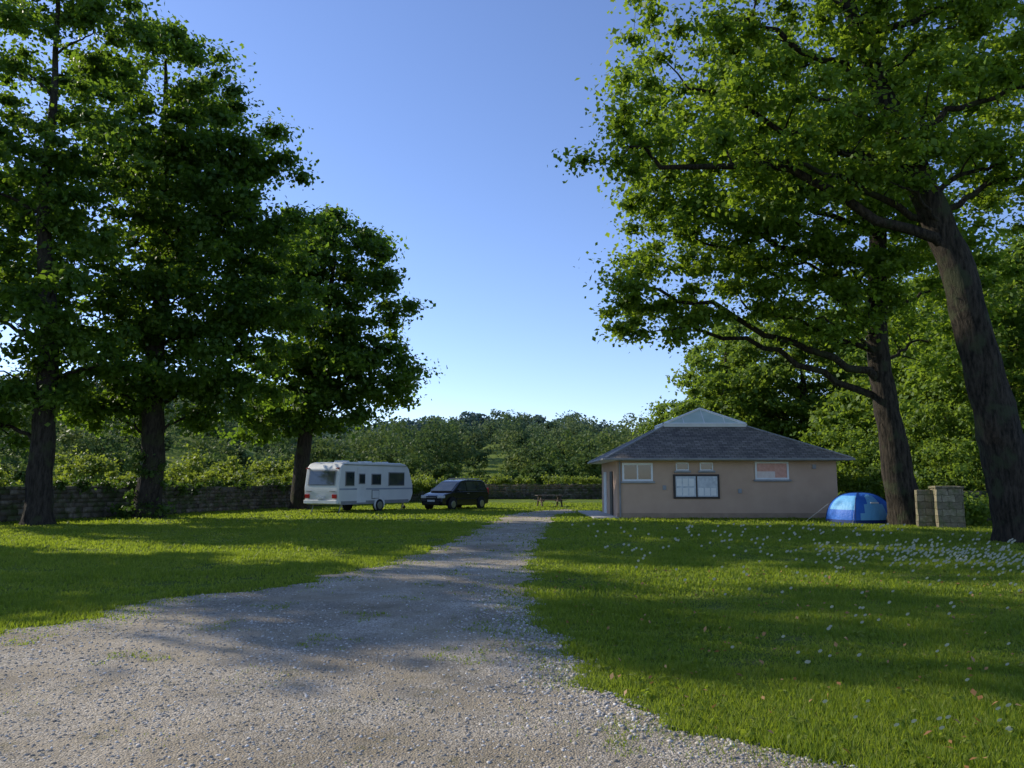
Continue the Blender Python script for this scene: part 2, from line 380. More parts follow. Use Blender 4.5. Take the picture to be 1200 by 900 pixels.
# grass
GX=[];GY=[];GH=[];GW=[];GL=[]
def pn(x,y): # patchy value noise from sines
    return (np.sin(x*1.1+1.7*np.sin(y*.7))*np.sin(y*1.3+1.3*np.sin(x*.9))+.6*np.sin(x*3.7+y*2.1+np.sin(y*2.9))*np.sin(y*4.3-x*1.9)+.4*np.sin(x*9.1+2*np.sin(y*5))*np.sin(y*8.3))/2
for (x0,x1,y0,y1,n,h,w) in ((-.2,9,3.2,7,190000,.045,.0042),(-9,12,7,11,190000,.048,.0075),(-14,16,11,18,170000,.055,.013),(-20,20,18,30,130000,.06,.024),(-24,22,30,60,90000,.075,.05),(-9,2,3.2,11,110000,.025,.004)):
    x,y=scatter(x0,x1,y0,y1,n)
    dl=x-xl(y); dr=xr(y)-x; ins=np.minimum(dl,dr); q=pn(x,y)
    pr=np.where(ins<0,np.clip(1+1.5*(q+.15),.15,1),np.exp(-ins/.28)*.55*np.clip(q*2+.9,0,1))
    patch=np.sin(x*3.1+y*1.7)*np.sin(y*2.3-x)+.5*np.sin(x*9+y*5)*np.sin(y*8-x*4)
    pr=np.where((ins>0)&(patch>.75),np.maximum(pr,.3),pr)
    pr*=~((x>3.5)&(x<14.8)&(y>34.3)&(y<42))
    if h<.03: pr=np.where(ins<0,0,pr)
    k=rng.random(n)<pr
    x,y,q=x[k],y[k],q[k]; dn=np.clip(.8+.6*q,.3,1.4)
    GX.append(x);GY.append(y);GH.append(h*(.5+rng.random(len(x)))*dn*np.where(ins[k]>0,.6,1));GW.append(w*(.7+.6*rng.random(len(x))))
    GL.append(np.clip(.47+.3*rng.normal(size=len(x))-.42*q+.35*(rng.random(len(x))<.08),0,1))
GX,GY,GH,GW,GL=map(np.concatenate,(GX,GY,GH,GW,GL)); N=len(GX)
a=rng.uniform(0,6.28,N); la=rng.uniform(0,6.28,N); ll=GH*rng.uniform(.1,.9,N)
B=np.stack([GX,GY,np.zeros(N)],1); w=np.stack([np.cos(a)*GW,np.sin(a)*GW,np.zeros(N)],1)
T=B+np.stack([np.cos(la)*ll,np.sin(la)*ll,GH],1)
V=np.stack([B-w,B+w,T],1).reshape(-1,3)
mesh_np('lawn_grass',V,np.arange(3*N).reshape(N,3),M['blade'],None,GL)
# broad-leaved weeds in the lawn
wx=rng.uniform(.6,10,1300); wy=4+rng.random(1300)**1.4*14; kk=wx>xr(wy)+.1
leaves('lawn_weeds',np.stack([wx[kk],wy[kk],np.full(kk.sum(),.035)],1),np.full((kk.sum(),3),.06)*np.array([1,1,.3]),9,.038,M['blade'],None,31,1.3,.34)

# daisies + fallen leaves
dx=np.concatenate([rng.normal(9.5,1.8,560),rng.uniform(2,14,220),rng.uniform(2.2,3.6,18),rng.uniform(2,9,80)])
dy=np.concatenate([rng.normal(15.5,2.0,560),rng.uniform(10,27,220),rng.uniform(4.6,5.6,18),rng.uniform(5,10,80)])
N=len(dx); k=np.arange(6)*math.pi/3; rr=rng.uniform(.008,.013,N)+.0011*dy
V=np.stack([dx[:,None]+np.cos(k)*rr[:,None],dy[:,None]+np.sin(k)*rr[:,None],(.065+.0035*dy)[:,None]+.02*np.cos(k+1.6)*(rr/.014)[:,None]*.7+rng.uniform(0,.02,(N,1))],2).reshape(-1,3)
mesh_np('daisies',V,np.arange(6*N).reshape(N,6),M['daisy'])
n=560; fx=rng.uniform(.6,9,n); fy=4.4+rng.random(n)**1.3*10; kk=(fx>xr(fy)-.1); fx,fy=fx[kk],fy[kk]
fc=np.stack([fx,fy,np.full(len(fx),.055)],1)
leaves('fallen_leaves',fc,np.full((len(fx),3),.01),1,.045,M['dead'],None,3,1.2,.33)

# ------------------------------------------------------------ trees left
make_tree('sycamore_tree',[(-16.4,35,-.1,.95),(-16.4,35,.5,.62),(-16.3,35,3,.5),(-16.5,35,7,.42),(-16.3,35,12,.3),(-16.6,35,18,.16),(-16.8,35,22,.05)],
 [(-17.2,35,20.0,4.0,4,3.8),(-14.2,35,17.8,3.8,4,3.4),(-12.4,35,14.2,3.5,4,3.2),(-18.8,35,14.5,4.8,4.5,4.4),(-14.6,34.5,10.2,4.4,4.5,2.8),(-12.0,36,9.6,3.4,3.6,2.4),(-20,35.5,9.4,4.0,3.5,3),(-15.5,36,14,4.6,4,4.5),(-12.6,34,6.6,3.0,3,1.7),(-19,34.5,6.0,3.0,2.5,1.8),(-16,36,6.8,3,3,1.8),(-14,36,5.0,2.2,2.2,1.1),(-18.6,36,4.6,2.0,2,1.0)],
 M['leafA'],M['bark'],3.6,290,.22,.95,1)
make_tree('sycamore_tree',[(-17.9,29.4,-.1,.75),(-17.9,29.4,.5,.5),(-17.95,29.4,3,.42),(-18,29.4,7,.34),(-18.6,29.4,12,.24),(-18.6,29.4,18,.12),(-18.8,29.4,23,.04)],
 [(-20.5,29,18.5,3.4,3.5,3.4),(-17.2,29.5,20.0,2.4,2.4,2.0),(-21,29,13.5,4.4,4,3.8),(-17.4,29,14.5,2.8,2.8,3),(-17.4,28.5,9,3.2,3,2.4),(-22,30,8.4,4,3.6,3.2),(-19,30,23,3,3,2.5),(-15.6,29.5,6.4,2.0,2,1.5),(-19.6,29,5.8,2.8,2.4,1.6),(-21.5,30,4.0,2.2,2,1.4),(-17.6,28.8,5.2,1.6,1.6,.9)],
 M['leafA'],M['bark'],2.9,270,.2,.85,2)
make_tree('sycamore_tree',[(-12.6,46,-.1,.8),(-12.6,46,.5,.52),(-12.5,46,3,.45),(-12.2,46,7,.34),(-11.4,46,11,.22),(-10.9,46,16,.07)],
 [(-10.8,46,15.2,3.2,3.2,3.0),(-8.7,46,11.5,3.1,3.2,3.3),(-12.6,46,11.8,3.6,4,3.8),(-8.3,46,7.9,2.9,3,2.2),(-13.8,46,7.8,3.4,3.5,2.5),(-10.6,45,8.2,3.0,3,2.6),(-14.5,47,14,2.8,2.8,3.2),(-10.6,46,5.6,3.0,2.5,1.3),(-14.6,46,5.2,2.6,2.5,1.3),(-13,46.5,15.6,2.4,2.4,2.2)],
 M['leafA'],M['bark'],3.8,280,.25,1.0,3)
make_tree('sycamore_tree',[(-27,23,-.1,.8),(-27,23,3,.45),(-27,23,10,.3),(-27,23,19,.06)],
 [(-27,23,17.5,3.6,3.6,3.2),(-25,23,12,3.6,3.6,3),(-29,23,12,3.8,4,3.4),(-25.5,22,7.5,3.2,3,2),(-29,24,8,3,3,2.2)],
 M['leafA'],M['bark'],2.6,260,.3,1.05,4)
make_tree('sycamore_tree',[(-27,34,-.1,.8),(-27,34,3,.45),(-27,34,10,.3),(-27,34,19,.06)],
 [(-27,34,17,3.6,3.6,3.2),(-25,34,12,3.6,3.6,3),(-29,34,12,3.8,4,3.4),(-26,33,8,3.2,3,2)],
 M['leafA'],M['bark'],2.2,260,.28,1.05,14)
# ------------------------------------------------------------ trees right
make_tree('oak_tree',[(14.95,29.4,-.1,.98),(14.85,29.4,.5,.64),(14.5,29.4,3.7,.46),(14.2,29.4,7,.4),(14.5,29.4,12.2,.3),(13.9,29.4,17,.2),(13.5,29.4,21,.06)],
 [(5.0,29,8.8,2.2,2.4,1.3),(7.3,29,10.6,2.9,3,2.1),(10.5,28.5,9.9,3.2,3,2.0),(8.6,29.5,13.2,3.6,3.4,2.4),(12.4,28.6,12.6,3.8,3.4,2.8),(17.5,30,12.6,3.2,3.4,2.4),(6.8,29,15.4,3.0,3,2.2),(12,30,17.5,4.4,4.4,3.2),(18,30,17,4.4,4.4,3.4),(8.8,28.6,8.3,2.4,2,1.2),(12.6,28,9.6,2.6,2.5,1.7),(5.8,29,12.6,2.4,2.6,1.7),(10.4,28.4,11.6,2.6,2.4,1.6),(15.2,28.4,10.4,2.4,2,1.8),(18,30,9.6,2.4,2,1.6),(11.4,28.2,7.7,2.0,1.8,1.0),(5.8,28.8,7.5,2.0,2,1.0),(17,31,7.4,2.0,2,1.2),(15.5,30,14.5,3,3,2.4),(13.2,28,7.9,1.5,1.5,.9)],
 M['leafO'],M['bark2'],3.7,270,.18,.88,5,14)
make_tree('oak_tree',[(13.9,21,-.1,1.05),(13.75,21,.5,.72),(13.45,21,2.2,.57),(13.05,21,4.5,.5),(12.5,21,7.5,.44),(11.5,21,10.5,.36),(10.6,21,13.2,.27),(9.8,21,16,.18),(9.4,21,19,.06)],
 [(3.2,21,11.2,1.7,2,1.0),(4.9,21,12.6,2.3,2.6,1.5),(5.7,21,15.2,2.6,2.6,1.8),(8.2,21,12.8,2.8,2.8,1.8),(5.6,21,17.8,2.8,2.6,1.8),(9,21,15.8,3.4,3.4,2.4),(12.3,20,14.2,3.2,3,2.2),(12,21,18.5,4,4,3),(16.4,21,13.4,3.0,3,2.2),(17,21.5,17,4,4,3.4),(11.4,20,11.8,2.4,2.2,1.5),(6.8,20.6,10.6,2.0,2,1.0),(9.2,20.2,10.6,2.2,2,1.2),(14.8,21,10.8,2.2,2,1.4),(10.4,19.8,9.6,1.6,1.5,.9),(14,20.5,16.6,3,3,2.2),(16.2,21.6,10.6,1.8,1.8,1.2)],
 M['leafO'],M['bark2'],3.9,270,.15,.8,6,14)

def auto_tree(name,x,y,h,r,mat,seed,npc=200,size=.36,dens=2.4,base=.25):
    q=random.Random(seed); L=[]
    for i in range(12):
        z=h*(base+.10+(.95-base-.2)*i/11); k=math.sin(math.pi*min(1,(.24+.66*i/11)))
        a=i*2.4+q.uniform(-.5,.5); rr=r*.55*k
        s=r*(.36+.22*k)*q.uniform(.8,1.2)
        L.append((x+math.cos(a)*rr,y+math.sin(a)*rr,z,s,s,s*.8))
    return make_tree(name,[(x,y,float(H(x,y))-.2,.45),(x,y,h*.35,.3),(x+.3,y,h*.85,.05)],L,mat,M['bark'],dens,npc,size,1.0,seed,8)
T=[(15.5,56,13.5,4.6),(20.5,54,15,5),(25,50,14.5,5),(21,44,9.5,3.6),(31,47,17,5.5),(19,64,17,5.5),(29,60,20,6),(37,54,19,6)]
for i,(x,y,h,r) in enumerate(T):
    auto_tree('ash_tree',x,y,h,r,M['leafB'],40+i,190,.27,3.0,.06)
auto_tree('ash_tree',23,38,13.5,4.4,M['leafB'],60,220,.22,3,.04)
auto_tree('ash_tree',27,41,16,5,M['leafB'],63,190,.24,3,.04)
auto_tree('ash_tree',29,33,16,5,M['leafB'],61,190,.24,2.8,.04)
auto_tree('birch_tree',12.8,66,8.9,1.7,M['leafB'],62,150,.26,3.0,.1)
# shrubs
def shrub(name,blobs,mat,npc,size,seed,upw=.5,cr=.6):
    nr=np.random.default_rng(seed); C=[];R=[]
    for (x,y,z,rx,ry,rz) in blobs:
        n=max(6,int(5*(rx*ry*rz)**(2/3)/cr))
        for _ in range(n):
            d=nr.normal(size=3); d/=np.linalg.norm(d); f=nr.random()**.45
            q=cr*nr.uniform(.5,1.2); C.append((x+d[0]*rx*f,y+d[1]*ry*f,max(.1,z+d[2]*rz*f))); R.append((q,q,q*.75))
    return leaves(name,np.array(C),np.array(R),npc,size,mat,None,seed,upw)
shrub('shrubbery',[(18.5,33,1.1,2,1.6,1.3),(22,31,1.4,2.6,2,1.8),(17.8,36,1.4,2,2,1.9),(26,29,1.8,3,2,2.2),(20,27.5,.6,1.6,1,.8),(24,25,.9,2.5,1.5,1.2),(17,40,1.6,1.5,2.5,1.9),(20,39,2.4,3,2.5,2.6),(17.5,30,.5,1.2,.9,.7),(16.8,28.6,.4,.7,.5,.5),(19.5,35,3,2.2,2,2.2),(16.6,38,2.6,1.3,2,1.8)],M['leafB'],240,.14,70)
shrub('ivy',[(-16.2,34.5,.8,1.0,.7,1.0),(-16.3,34.8,2.2,.7,.6,1.0),(-17.4,34.8,.4,.8,.6,.5)],M['ivy'],200,.14,71,.3,.35)
wl=[(-27,20),(-21.2,30),(-18,37),(-15,46),(-9.5,60),(-6,73.5)]
tops=[]; rq=random.Random(9)
for i in range(len(wl)-1):
    (xa,ya),(xb,yb)=wl[i],wl[i+1]; L=math.hypot(xb-xa,yb-ya); s=0
    while s<L:
        if rq.random()<.6: tops.append((xa+(xb-xa)*s/L,ya+(yb-ya)*s/L,1.4+rq.uniform(-.2,.15),.7,.35,.25+.15*rq.random()))
        s+=1.2
shrub('ivy',tops,M['ivy'],130,.13,75,.4,.28)
shrub('hedge',[(x,y,z,1.3,1.0,.5) for x,y,z in [(-20.8,36,1.4),(-19.6,38.5,1.5),(-18.6,41,1.6),(-17.6,43.5,1.6),(-16.6,46,1.7),(-15.6,49,1.6),(-14.6,52,1.6)]]+
      [(x,75+.3*math.sin(x),1.7,1.6,1,.32+.15*math.sin(x*2.1)) for x in np.arange(-12,26,2.0)]+[(x,66+x*.2,1.2,1.5,1,.6) for x in np.arange(-13,-6,1.6)],M['leafH'],220,.16,72,.5,.45)
shrub('valley_shrubs',[(-22,58,1.6,2.5,2,1.8),(-26,60,1.6,3,2,2.2),(-19,62,1.8,3,2,2.0),(-31,55,1.6,3,2,2.0),(-38,52,1.5,4,2,2),(-45,48,1.5,4,2,2.4)],M['leafH'],240,.22,73,.5,.9)

# distant woodland, one object: separate rounded crowns on the rising ground
nr=np.random.default_rng(5); C=[];R=[];SZ=[];LVc=[]
cnt=0
while cnt<820:
    az=nr.uniform(-.95,.95); u=nr.random()
    d=nr.uniform(96,135) if u<.12 else (nr.uniform(135,340) if u<.75 else nr.uniform(400,640))
    x,y=d*math.sin(az),d*math.cos(az)
    if y<86: continue
    cnt+=1
    h=nr.uniform(2.6,6.0) if d<135 else nr.uniform(6,14); r=h*nr.uniform(.42,.66); z0=float(H(x,y)); tl=nr.random()**1.2
    if d>400: h*=1.3; r*=2.2
    for _ in range(15):
        dd=nr.normal(size=3); dd/=np.linalg.norm(dd); f=nr.random()**.35
        if dd[1]>.5: dd[1]*=-.6
        q=r*nr.uniform(.22,.42); C.append((x+dd[0]*r*f*.85,y+dd[1]*r*f*.85,z0+h*.52+dd[2]*h*.42*f)); R.append((q,q,q*.75)); SZ.append(.28+.0016*d+(1.2 if d>400 else 0)); LVc.append(min(1,max(0,tl+nr.normal()*.1)))
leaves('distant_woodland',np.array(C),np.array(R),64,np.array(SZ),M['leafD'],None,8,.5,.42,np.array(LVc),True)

# ------------------------------------------------------------ stone walls
def stone_wall(name,line,h,mat,thick=.5,seed=0,sl=.45,sh=.2,gap=.02,core=.8,miss=.18):
    r=random.Random(seed); V=[];F=[];lv=[]
    def addbox(c,ax,n,l,t,hh,j0=.018):
        b=len(V)
        for i in (-1,1):
            for j in (-1,1):
                for k in (-1,1):
                    p=c+ax*(i*l/2+r.uniform(-j0,j0)*.7)+n*(j*t/2+r.uniform(-j0,j0)); V.append((p.x,p.y,c.z+k*hh/2+r.uniform(-j0,j0)*.6))
        q=r.random()
        for f in BF: F.append(tuple(b+i for i in f)); lv.append(q)
    for i in range(len(line)-1):
        a=Vector((*line[i],0)); b=Vector((*line[i+1],0)); ax=(b-a).normalized(); n=Vector((-ax.y,ax.x,0)); L=(b-a).length
        z=0
        addbox(a+ax*L/2+Vector((0,0,h*.48)),ax,n,L-.03,thick*core,h*.95,.0)
        while z<h-.04:
            hh=sh*r.uniform(.75,1.3); x=0
            top=z+hh>=h-.05
            if top: hh=min(hh,h-z+.03)
            while x<L-.02:
                l=min(sl*r.uniform(.4,1.6),L-x)
                if L-x-l<sl*.3: l=L-x
                if not(top and r.random()<miss): addbox(a+ax*(x+l/2)+Vector((0,0,z+hh/2)),ax,n,l-gap,thick*r.uniform(.95,1.07),hh-gap,.022)
                x+=l
            z+=hh
    return mesh_np(name,np.array(V),np.array(F),mat,None,np.array(lv))
stone_wall('stone_wall',[(-27,20),(-21.2,30),(-18,37),(-15,46),(-9.5,60),(-6,73.5),(30,74)],1.4,M['wallstone'],.5,1)
stone_wall('stone_wall',[(16.0,29.6),(17.2,31),(22,33)],1.25,M['wallstone'],.45,3,.4,.2)
def uvbox(name,lo,hi,mat,parent,bevel=.02):
    # gently irregular box so that the faces are not perfectly flat
    bm=bmesh.new(); bmesh.ops.create_cube(bm,size=1)
    bmesh.ops.subdivide_edges(bm,edges=bm.edges[:],cuts=5,use_grid_fill=True)
    rr=random.Random(len(name))
    for v in bm.verts:
        p=[lo[i]+(v.co[i]+.5)*(hi[i]-lo[i]) for i in range(3)]
        v.co=Vector(p)+Vector((rr.uniform(-1,1),rr.uniform(-1,1),rr.uniform(-1,1)))*.013
    me=bpy.data.meshes.new(name); bm.normal_update(); bm.to_mesh(me); bm.free(); me.materials.append(mat)
    ob=bpy.data.objects.new(name,me); COL.objects.link(ob); ob.parent=parent
    u=me.uv_layers.new(name='UVMap')
    for p in me.polygons:
        for li in p.loop_indices:
            v=me.vertices[me.loops[li].vertex_index].co
            u.data[li].uv=(v.y+.2,v.z) if abs(p.normal.x)>.6 else ((v.x,v.z) if abs(p.normal.y)>.6 else (v.x,v.y))
    return ob
sp=empty('stone_pillar',(15.4,27.5,0),rad(-14))
uvbox('shaft',(-.42,-.4,-.05),(.42,.4,1.38),M['pillar'],sp)
uvbox('cap',(-.46,-.44,1.37),(.46,.44,1.46),M['pillar'],sp)
uvbox('stub_wall',(-.95,.05,-.05),(-.40,.36,1.32),M['pillar'],sp)

# ------------------------------------------------------------ building
hb=empty('campsite_building',(0,0,0))
X0,X1,Y0,Y1=4.75,14.7,35.0,40.9
box('walls',(X0,Y0,0.0),(X1,Y1,2.56),M['render'],hb)
box('plinth',(X0-.02,Y0-.02,0),(X1+.02,Y0-.002,.22),M['plinth'],hb)
box('side_door',(X0-.05,36.4,.06),(X0-.003,37.3,2.1),M['board'],hb,.005)
box('side_door_2',(X0-.05,38.8,.06),(X0-.003,39.7,2.1),M['white'],hb,.005)
ex0,ex1,ey0,ey1,ez=4.15,15.2,34.35,41.55,2.66
tx0,tx1,ty0,ty1,tz=7.3,11.25,36.9,39.0,4.27
V=[(ex0,ey0,ez),(ex1,ey0,ez),(ex1,ey1,ez),(ex0,ey1,ez),(tx0,ty0,tz),(tx1,ty0,tz),(tx1,ty1,tz),(tx0,ty1,tz)]
F=[(0,1,5,4),(1,2,6,5),(2,3,7,6),(3,0,4,7),(4,5,6,7)]
ro=mesh_py('slate_roof',V,F,M['slate'],hb)
uvl=ro.data.uv_layers.new(name='UVMap')
for p in ro.data.polygons:
    for li in p.loop_indices:
        v=ro.data.vertices[ro.data.loops[li].vertex_index].co
        if p.index in (0,2): uvl.data[li].uv=(v.x,(v.z-ez)*1.87)
        elif p.index in (1,3): uvl.data[li].uv=(v.y,(v.z-ez)*2.2)
        else: uvl.data[li].uv=(v.x,v.y)
box('soffit',(ex0+.02,ey0+.02,2.565),(ex1-.02,ey1-.02,2.6),M['white'],hb)
for nm,lo,hi in (('gutter_front',(ex0-.06,ey0-.1,2.57),(ex1+.06,ey0,2.66)),('gutter_left',(ex0-.1,ey0+.003,2.57),(ex0,ey1,2.66)),('gutter_right',(ex1,ey0+.003,2.57),(ex1+.1,ey1,2.66))):
    box(nm,lo,hi,M['greyplastic'],hb,.02)
cyl('downpipe',(X0+.12,Y0-.06,1.3),.04,2.5,'z',M['greyplastic'],hb,12)
V=[];F=[]
for a,b in ((0,4),(1,5),(2,6),(3,7)):
    P=[(ex0,ey0,ez),(ex1,ey0,ez),(ex1,ey1,ez),(ex0,ey1,ez),(tx0,ty0,tz),(tx1,ty0,tz),(tx1,ty1,tz),(tx0,ty1,tz)]
    tube(V,F,[P[a],P[b]],[.05,.05],8)
mesh_py('hip_tiles',V,F,M['greyplastic'],hb,True)
box('rooflight_curb',(tx0-.05,ty0-.05,tz-.05),(tx1+.05,ty1+.05,tz+.1),M['white'],hb,.01)
zb=tz+.1; ap=Vector((9.32,37.95,5.2))
c=[Vector(v) for v in ((tx0,ty0,zb),(tx1,ty0,zb),(tx1,ty1,zb),(tx0,ty1,zb))]
mesh_py('rooflight_glazing',c+[ap],[(0,1,4),(1,2,4),(2,3,4),(3,0,4)],M['glasslight'],hb)
V=[];F=[]
for a,b in ((c[0],ap),(c[1],ap),(c[2],ap),(c[3],ap),(c[0],c[1]),(c[0],c[3]),(c[1],c[2])): tube(V,F,[a,b],[.07,.07],6)
for t in (.25,.5,.75):
    a=c[0].lerp(c[1],t); top=ap.lerp(c[0] if t<.5 else c[1],abs(t-.5)*2)
    tube(V,F,[a,top],[.025,.025],5)
mesh_py('rooflight_bars',V,F,M['white'],hb)
def window(nm,x0,x1,z0,z1,glass,split=True,fr=.06):
    y=Y0
    box(nm+'_glass',(x0+fr,y-.02,z0+fr),(x1-fr,y-.004,z1-fr),glass,hb)
    box(nm+'_frame_l',(x0,y-.05,z0),(x0+fr,y-.003,z1),M['white'],hb); box(nm+'_frame_r',(x1-fr,y-.05,z0),(x1,y-.003,z1),M['white'],hb)
    box(nm+'_frame_t',(x0+fr,y-.05,z1-fr),(x1-fr,y-.003,z1),M['white'],hb); box(nm+'_frame_b',(x0+fr,y-.05,z0),(x1-fr,y-.003,z0+fr),M['white'],hb)
    if split: box(nm+'_mullion',((x0+x1)/2-.03,y-.045,z0+fr),((x0+x1)/2+.03,y-.021,z1-fr),M['white'],hb)
    box(nm+'_sill',(x0-.08,y-.13,z0-.09),(x1+.08,y-.003,z0-.002),M['sill'],hb,.01)
window('window_left',4.98,6.37,1.64,2.46,M['glass'],True,.09)
window('small_window_a',7.42,8.0,2.12,2.48,M['glass'],False,.05)
window('small_window_b',8.5,9.1,2.12,2.48,M['glass'],False,.05)
window('window_right',11.0,12.52,1.72,2.52,M['pink'],False,.08)  # pane is plain pink, a paler pink panel covers its lower left
box('window_right_lower_panel',(11.09,Y0-.03,1.805),(11.9,Y0-.0215,2.08),M['pinkpale'],hb)
box('notice_board',(7.28,Y0-.09,.86),(9.36,Y0-.003,1.95),M['board'],hb,.01)
box('notice_panel_a',(7.38,Y0-.1,.95),(8.28,Y0-.091,1.86),M['paper'],hb)
box('notice_panel_b',(8.36,Y0-.1,.95),(9.26,Y0-.091,1.86),M['paper'],hb)
for i in range(9):
    xx=7.42+(i%3)*.28
    if i>5: xx=8.4+(i-6)*.28
    zz=1.0+.42*((i//3)%2)
    box('notice_sheet_%d'%i,(xx,Y0-.103,zz),(xx+.23,Y0-.1005,zz+.34),M['white'],hb)
for i,(x,z) in enumerate(((6.8,1.25),(10.2,1.1),(13.6,2.2))): box('wall_fitting_%d'%i,(x,Y0-.06,z),(x+.16,Y0-.003,z+.2),M['sill'],hb,.01)

# ------------------------------------------------------------ caravan
cv=empty('caravan',(-8.4,43.3,0),rad(61)); cv.scale=(1.06,1.04,1.03)
prof=[(-2.9,.42),(-3.03,.75),(-3.06,1.3),(-2.93,2.25),(-2.72,2.5),(-2.4,2.58),(1.9,2.6),(2.35,2.52),(2.62,2.3),(2.98,1.45),(3.02,.9),(2.85,.55),(2.6,.42)]
prism('body',prof,lambda x,z:1.14,M['caravan'],cv,.07)
def sw(nm,x0,x1,z0,z1,mat,y=-1.142,fr=True):
    s=-1 if y<0 else 1
    if fr: box(nm+'_trim',(x0-.05,min(y,y+s*.018),z0-.05),(x1+.05,max(y,y+s*.018),z1+.05),M['greyplastic'],cv,.008)
    box(nm,(x0,min(y+s*.019,y+s*.035),z0),(x1,max(y+s*.019,y+s*.035),z1),mat,cv,.006)
sw('window_a',-2.55,-1.95,1.4,2.05,M['glass'])
box('door',(-1.7,-1.158,.5),(-1.0,-1.141,2.3),M['whitedirty'],cv,.01)
sw('door_window',-1.55,-1.15,1.5,1.95,M['glass'],-1.16)
sw('window_b',-.55,.15,1.45,1.95,M['glass'])
sw('window_c',.85,2.15,1.4,2.05,M['glass'])
sw('service_hatch',-.5,.0,.72,1.1,M['whitedirty'])
sw('window_d',-2.0,-.6,1.4,2.05,M['glass'],1.142); sw('window_e',.6,2.0,1.4,2.05,M['glass'],1.142)
for s in (-1,1):
    y=s*1.141
    box('stripe_%d'%s,(-2.98,min(y,y+s*.006),1.16),(2.95,max(y,y+s*.006),1.24),M['carstripe'],cv)
    box('skirt_%d'%s,(-2.85,min(y,y+s*.012),.42),(2.6,max(y,y+s*.012),.6),M['greyplastic'],cv)
    cyl('wheel_arch_%d'%s,(.1,s*1.13,.45),.42,.06,'y',M['whitedirty'],cv,32)
    cyl('tyre_%d'%s,(.1,s*1.06,.33),.33,.24,'y',M['black'],cv,32,.03)
    cyl('hub_%d'%s,(.1,s*1.19,.33),.2,.02,'y',M['alloy'],cv,20,.01)
panel('rear_window_trim',[(-3.04,.9,1.38),(-3.04,-.9,1.38),(-2.935,-.9,2.16),(-2.935,.9,2.16)],.03,M['greyplastic'],cv)
panel('rear_window',[(-3.04,.83,1.43),(-3.04,-.83,1.43),(-2.945,-.83,2.1),(-2.945,.83,2.1)],.042,M['glass'],cv)
for s in (-1,1):
    box('rear_lamp_%d'%s,(-3.1,s*.9-.14,.74),(-3.03,s*.9+.14,.94),M['red'],cv,.01)
    box('reflector_%d'%s,(-3.07,s*1.0-.05,2.22),(-2.9,s*1.0+.05,2.28),M['red'],cv)
box('rear_bumper',(-3.12,-1.1,.46),(-2.95,1.1,.66),M['whitedirty'],cv,.03)
box('number_plate',(-3.13,-.26,.72),(-3.06,.26,.84),M['paper'],cv)
box('grab_handle',(-3.12,-.95,1.08),(-3.07,-.6,1.12),M['greyplastic'],cv,.01); box('grab_handle_b',(-3.12,.6,1.08),(-3.07,.95,1.12),M['greyplastic'],cv,.01)
panel('front_window',[(2.9,-.85,1.62),(2.9,.85,1.62),(2.68,.85,2.15),(2.68,-.85,2.15)],.04,M['glass'],cv)
for i,x in enumerate((-1.6,.2,1.6)): box('roof_vent_%d'%i,(x-.25,-.3,2.585),(x+.25,.3,2.68),M['white'],cv,.03)
box('awning_rail',(-2.7,-1.165,2.42),(2.4,-1.14,2.46),M['alloy'],cv)
for s in (-1,1):
    V=[];F=[]; tube(V,F,[(2.5,s*.7,.42),(4.1,0,.45)],[.045,.045],6); mesh_py('drawbar_%d'%s,V,F,M['greyplastic'],cv)
    for t in (-2.6,2.4):
        V=[];F=[]; tube(V,F,[(t,s*.9,.45),(t-.12,s*.9,.03)],[.03,.03],6); mesh_py('steady_%d'%s,V,F,M['alloy'],cv); box('steady_foot_%d'%s,(t-.22,s*.9-.08,0),(t-.02,s*.9+.08,.03),M['greyplastic'],cv)
cyl('jockey_wheel',(3.7,0,.11),.11,.08,'y',M['black'],cv,16); cyl('jockey_post',(3.7,.06,.5),.03,.75,'z',M['alloy'],cv,10)
box('gas_box',(2.9,-.5,.45),(3.5,.5,.95),M['whitedirty'],cv,.08)

# ------------------------------------------------------------ car
ca=empty('parked_car',(-3.4,46.6,0),rad(-123))
def hw(x,z): 
    w=.9-.03*abs(z-.65)
    if x>1.9: w-=.12
    if x<-2.2: w-=.05
    return w
prism('body',[(-2.2,.3),(-2.3,.55),(-2.27,.98),(-2.15,1.06),(-1,1.08),(.9,1.06),(1.35,1.02),(2.0,.9),(2.22,.76),(2.3,.5),(2.22,.27),(1.0,.24),(-1.2,.24)],hw,M['carpaint'],ca,.07)
def hg(x,z): return .87-(z-1.04)*.30
prism('cabin',[(-2.22,1.04),(-2.08,1.5),(-1.95,1.66),(-1.7,1.72),(-.4,1.75),(.25,1.70),(.55,1.6),(1.42,1.04)],hg,M['carpaint'],ca,.05)
def gl(nm,pts,mat=M['glass'],off=.012):
    panel(nm,pts,off,mat,ca)
def side(nm,xz):
    for s in (-1,1):
        P=[(x,s*hg(x,z),z) for x,z in xz]
        if s>0: P=P[::-1]
        gl(nm+('_l' if s>0 else '_r'),P)
side('front_glass',[(.05,1.1),(1.05,1.1),(.45,1.56),(.05,1.6)]); side('mid_glass',[(-1.0,1.1),(-.05,1.1),(-.05,1.62),(-1.0,1.63)]); side('rear_glass',[(-1.95,1.12),(-1.1,1.1),(-1.1,1.62),(-1.8,1.58)])
gl('windscreen',[(1.36,-.72,1.08),(1.36,.72,1.08),(.62,.62,1.56),(.62,-.62,1.56)],M['glass'],.018)
gl('rear_screen',[(-2.19,.7,1.12),(-2.19,-.7,1.12),(-2.05,-.62,1.55),(-2.05,.62,1.55)],M['glass'],.03)
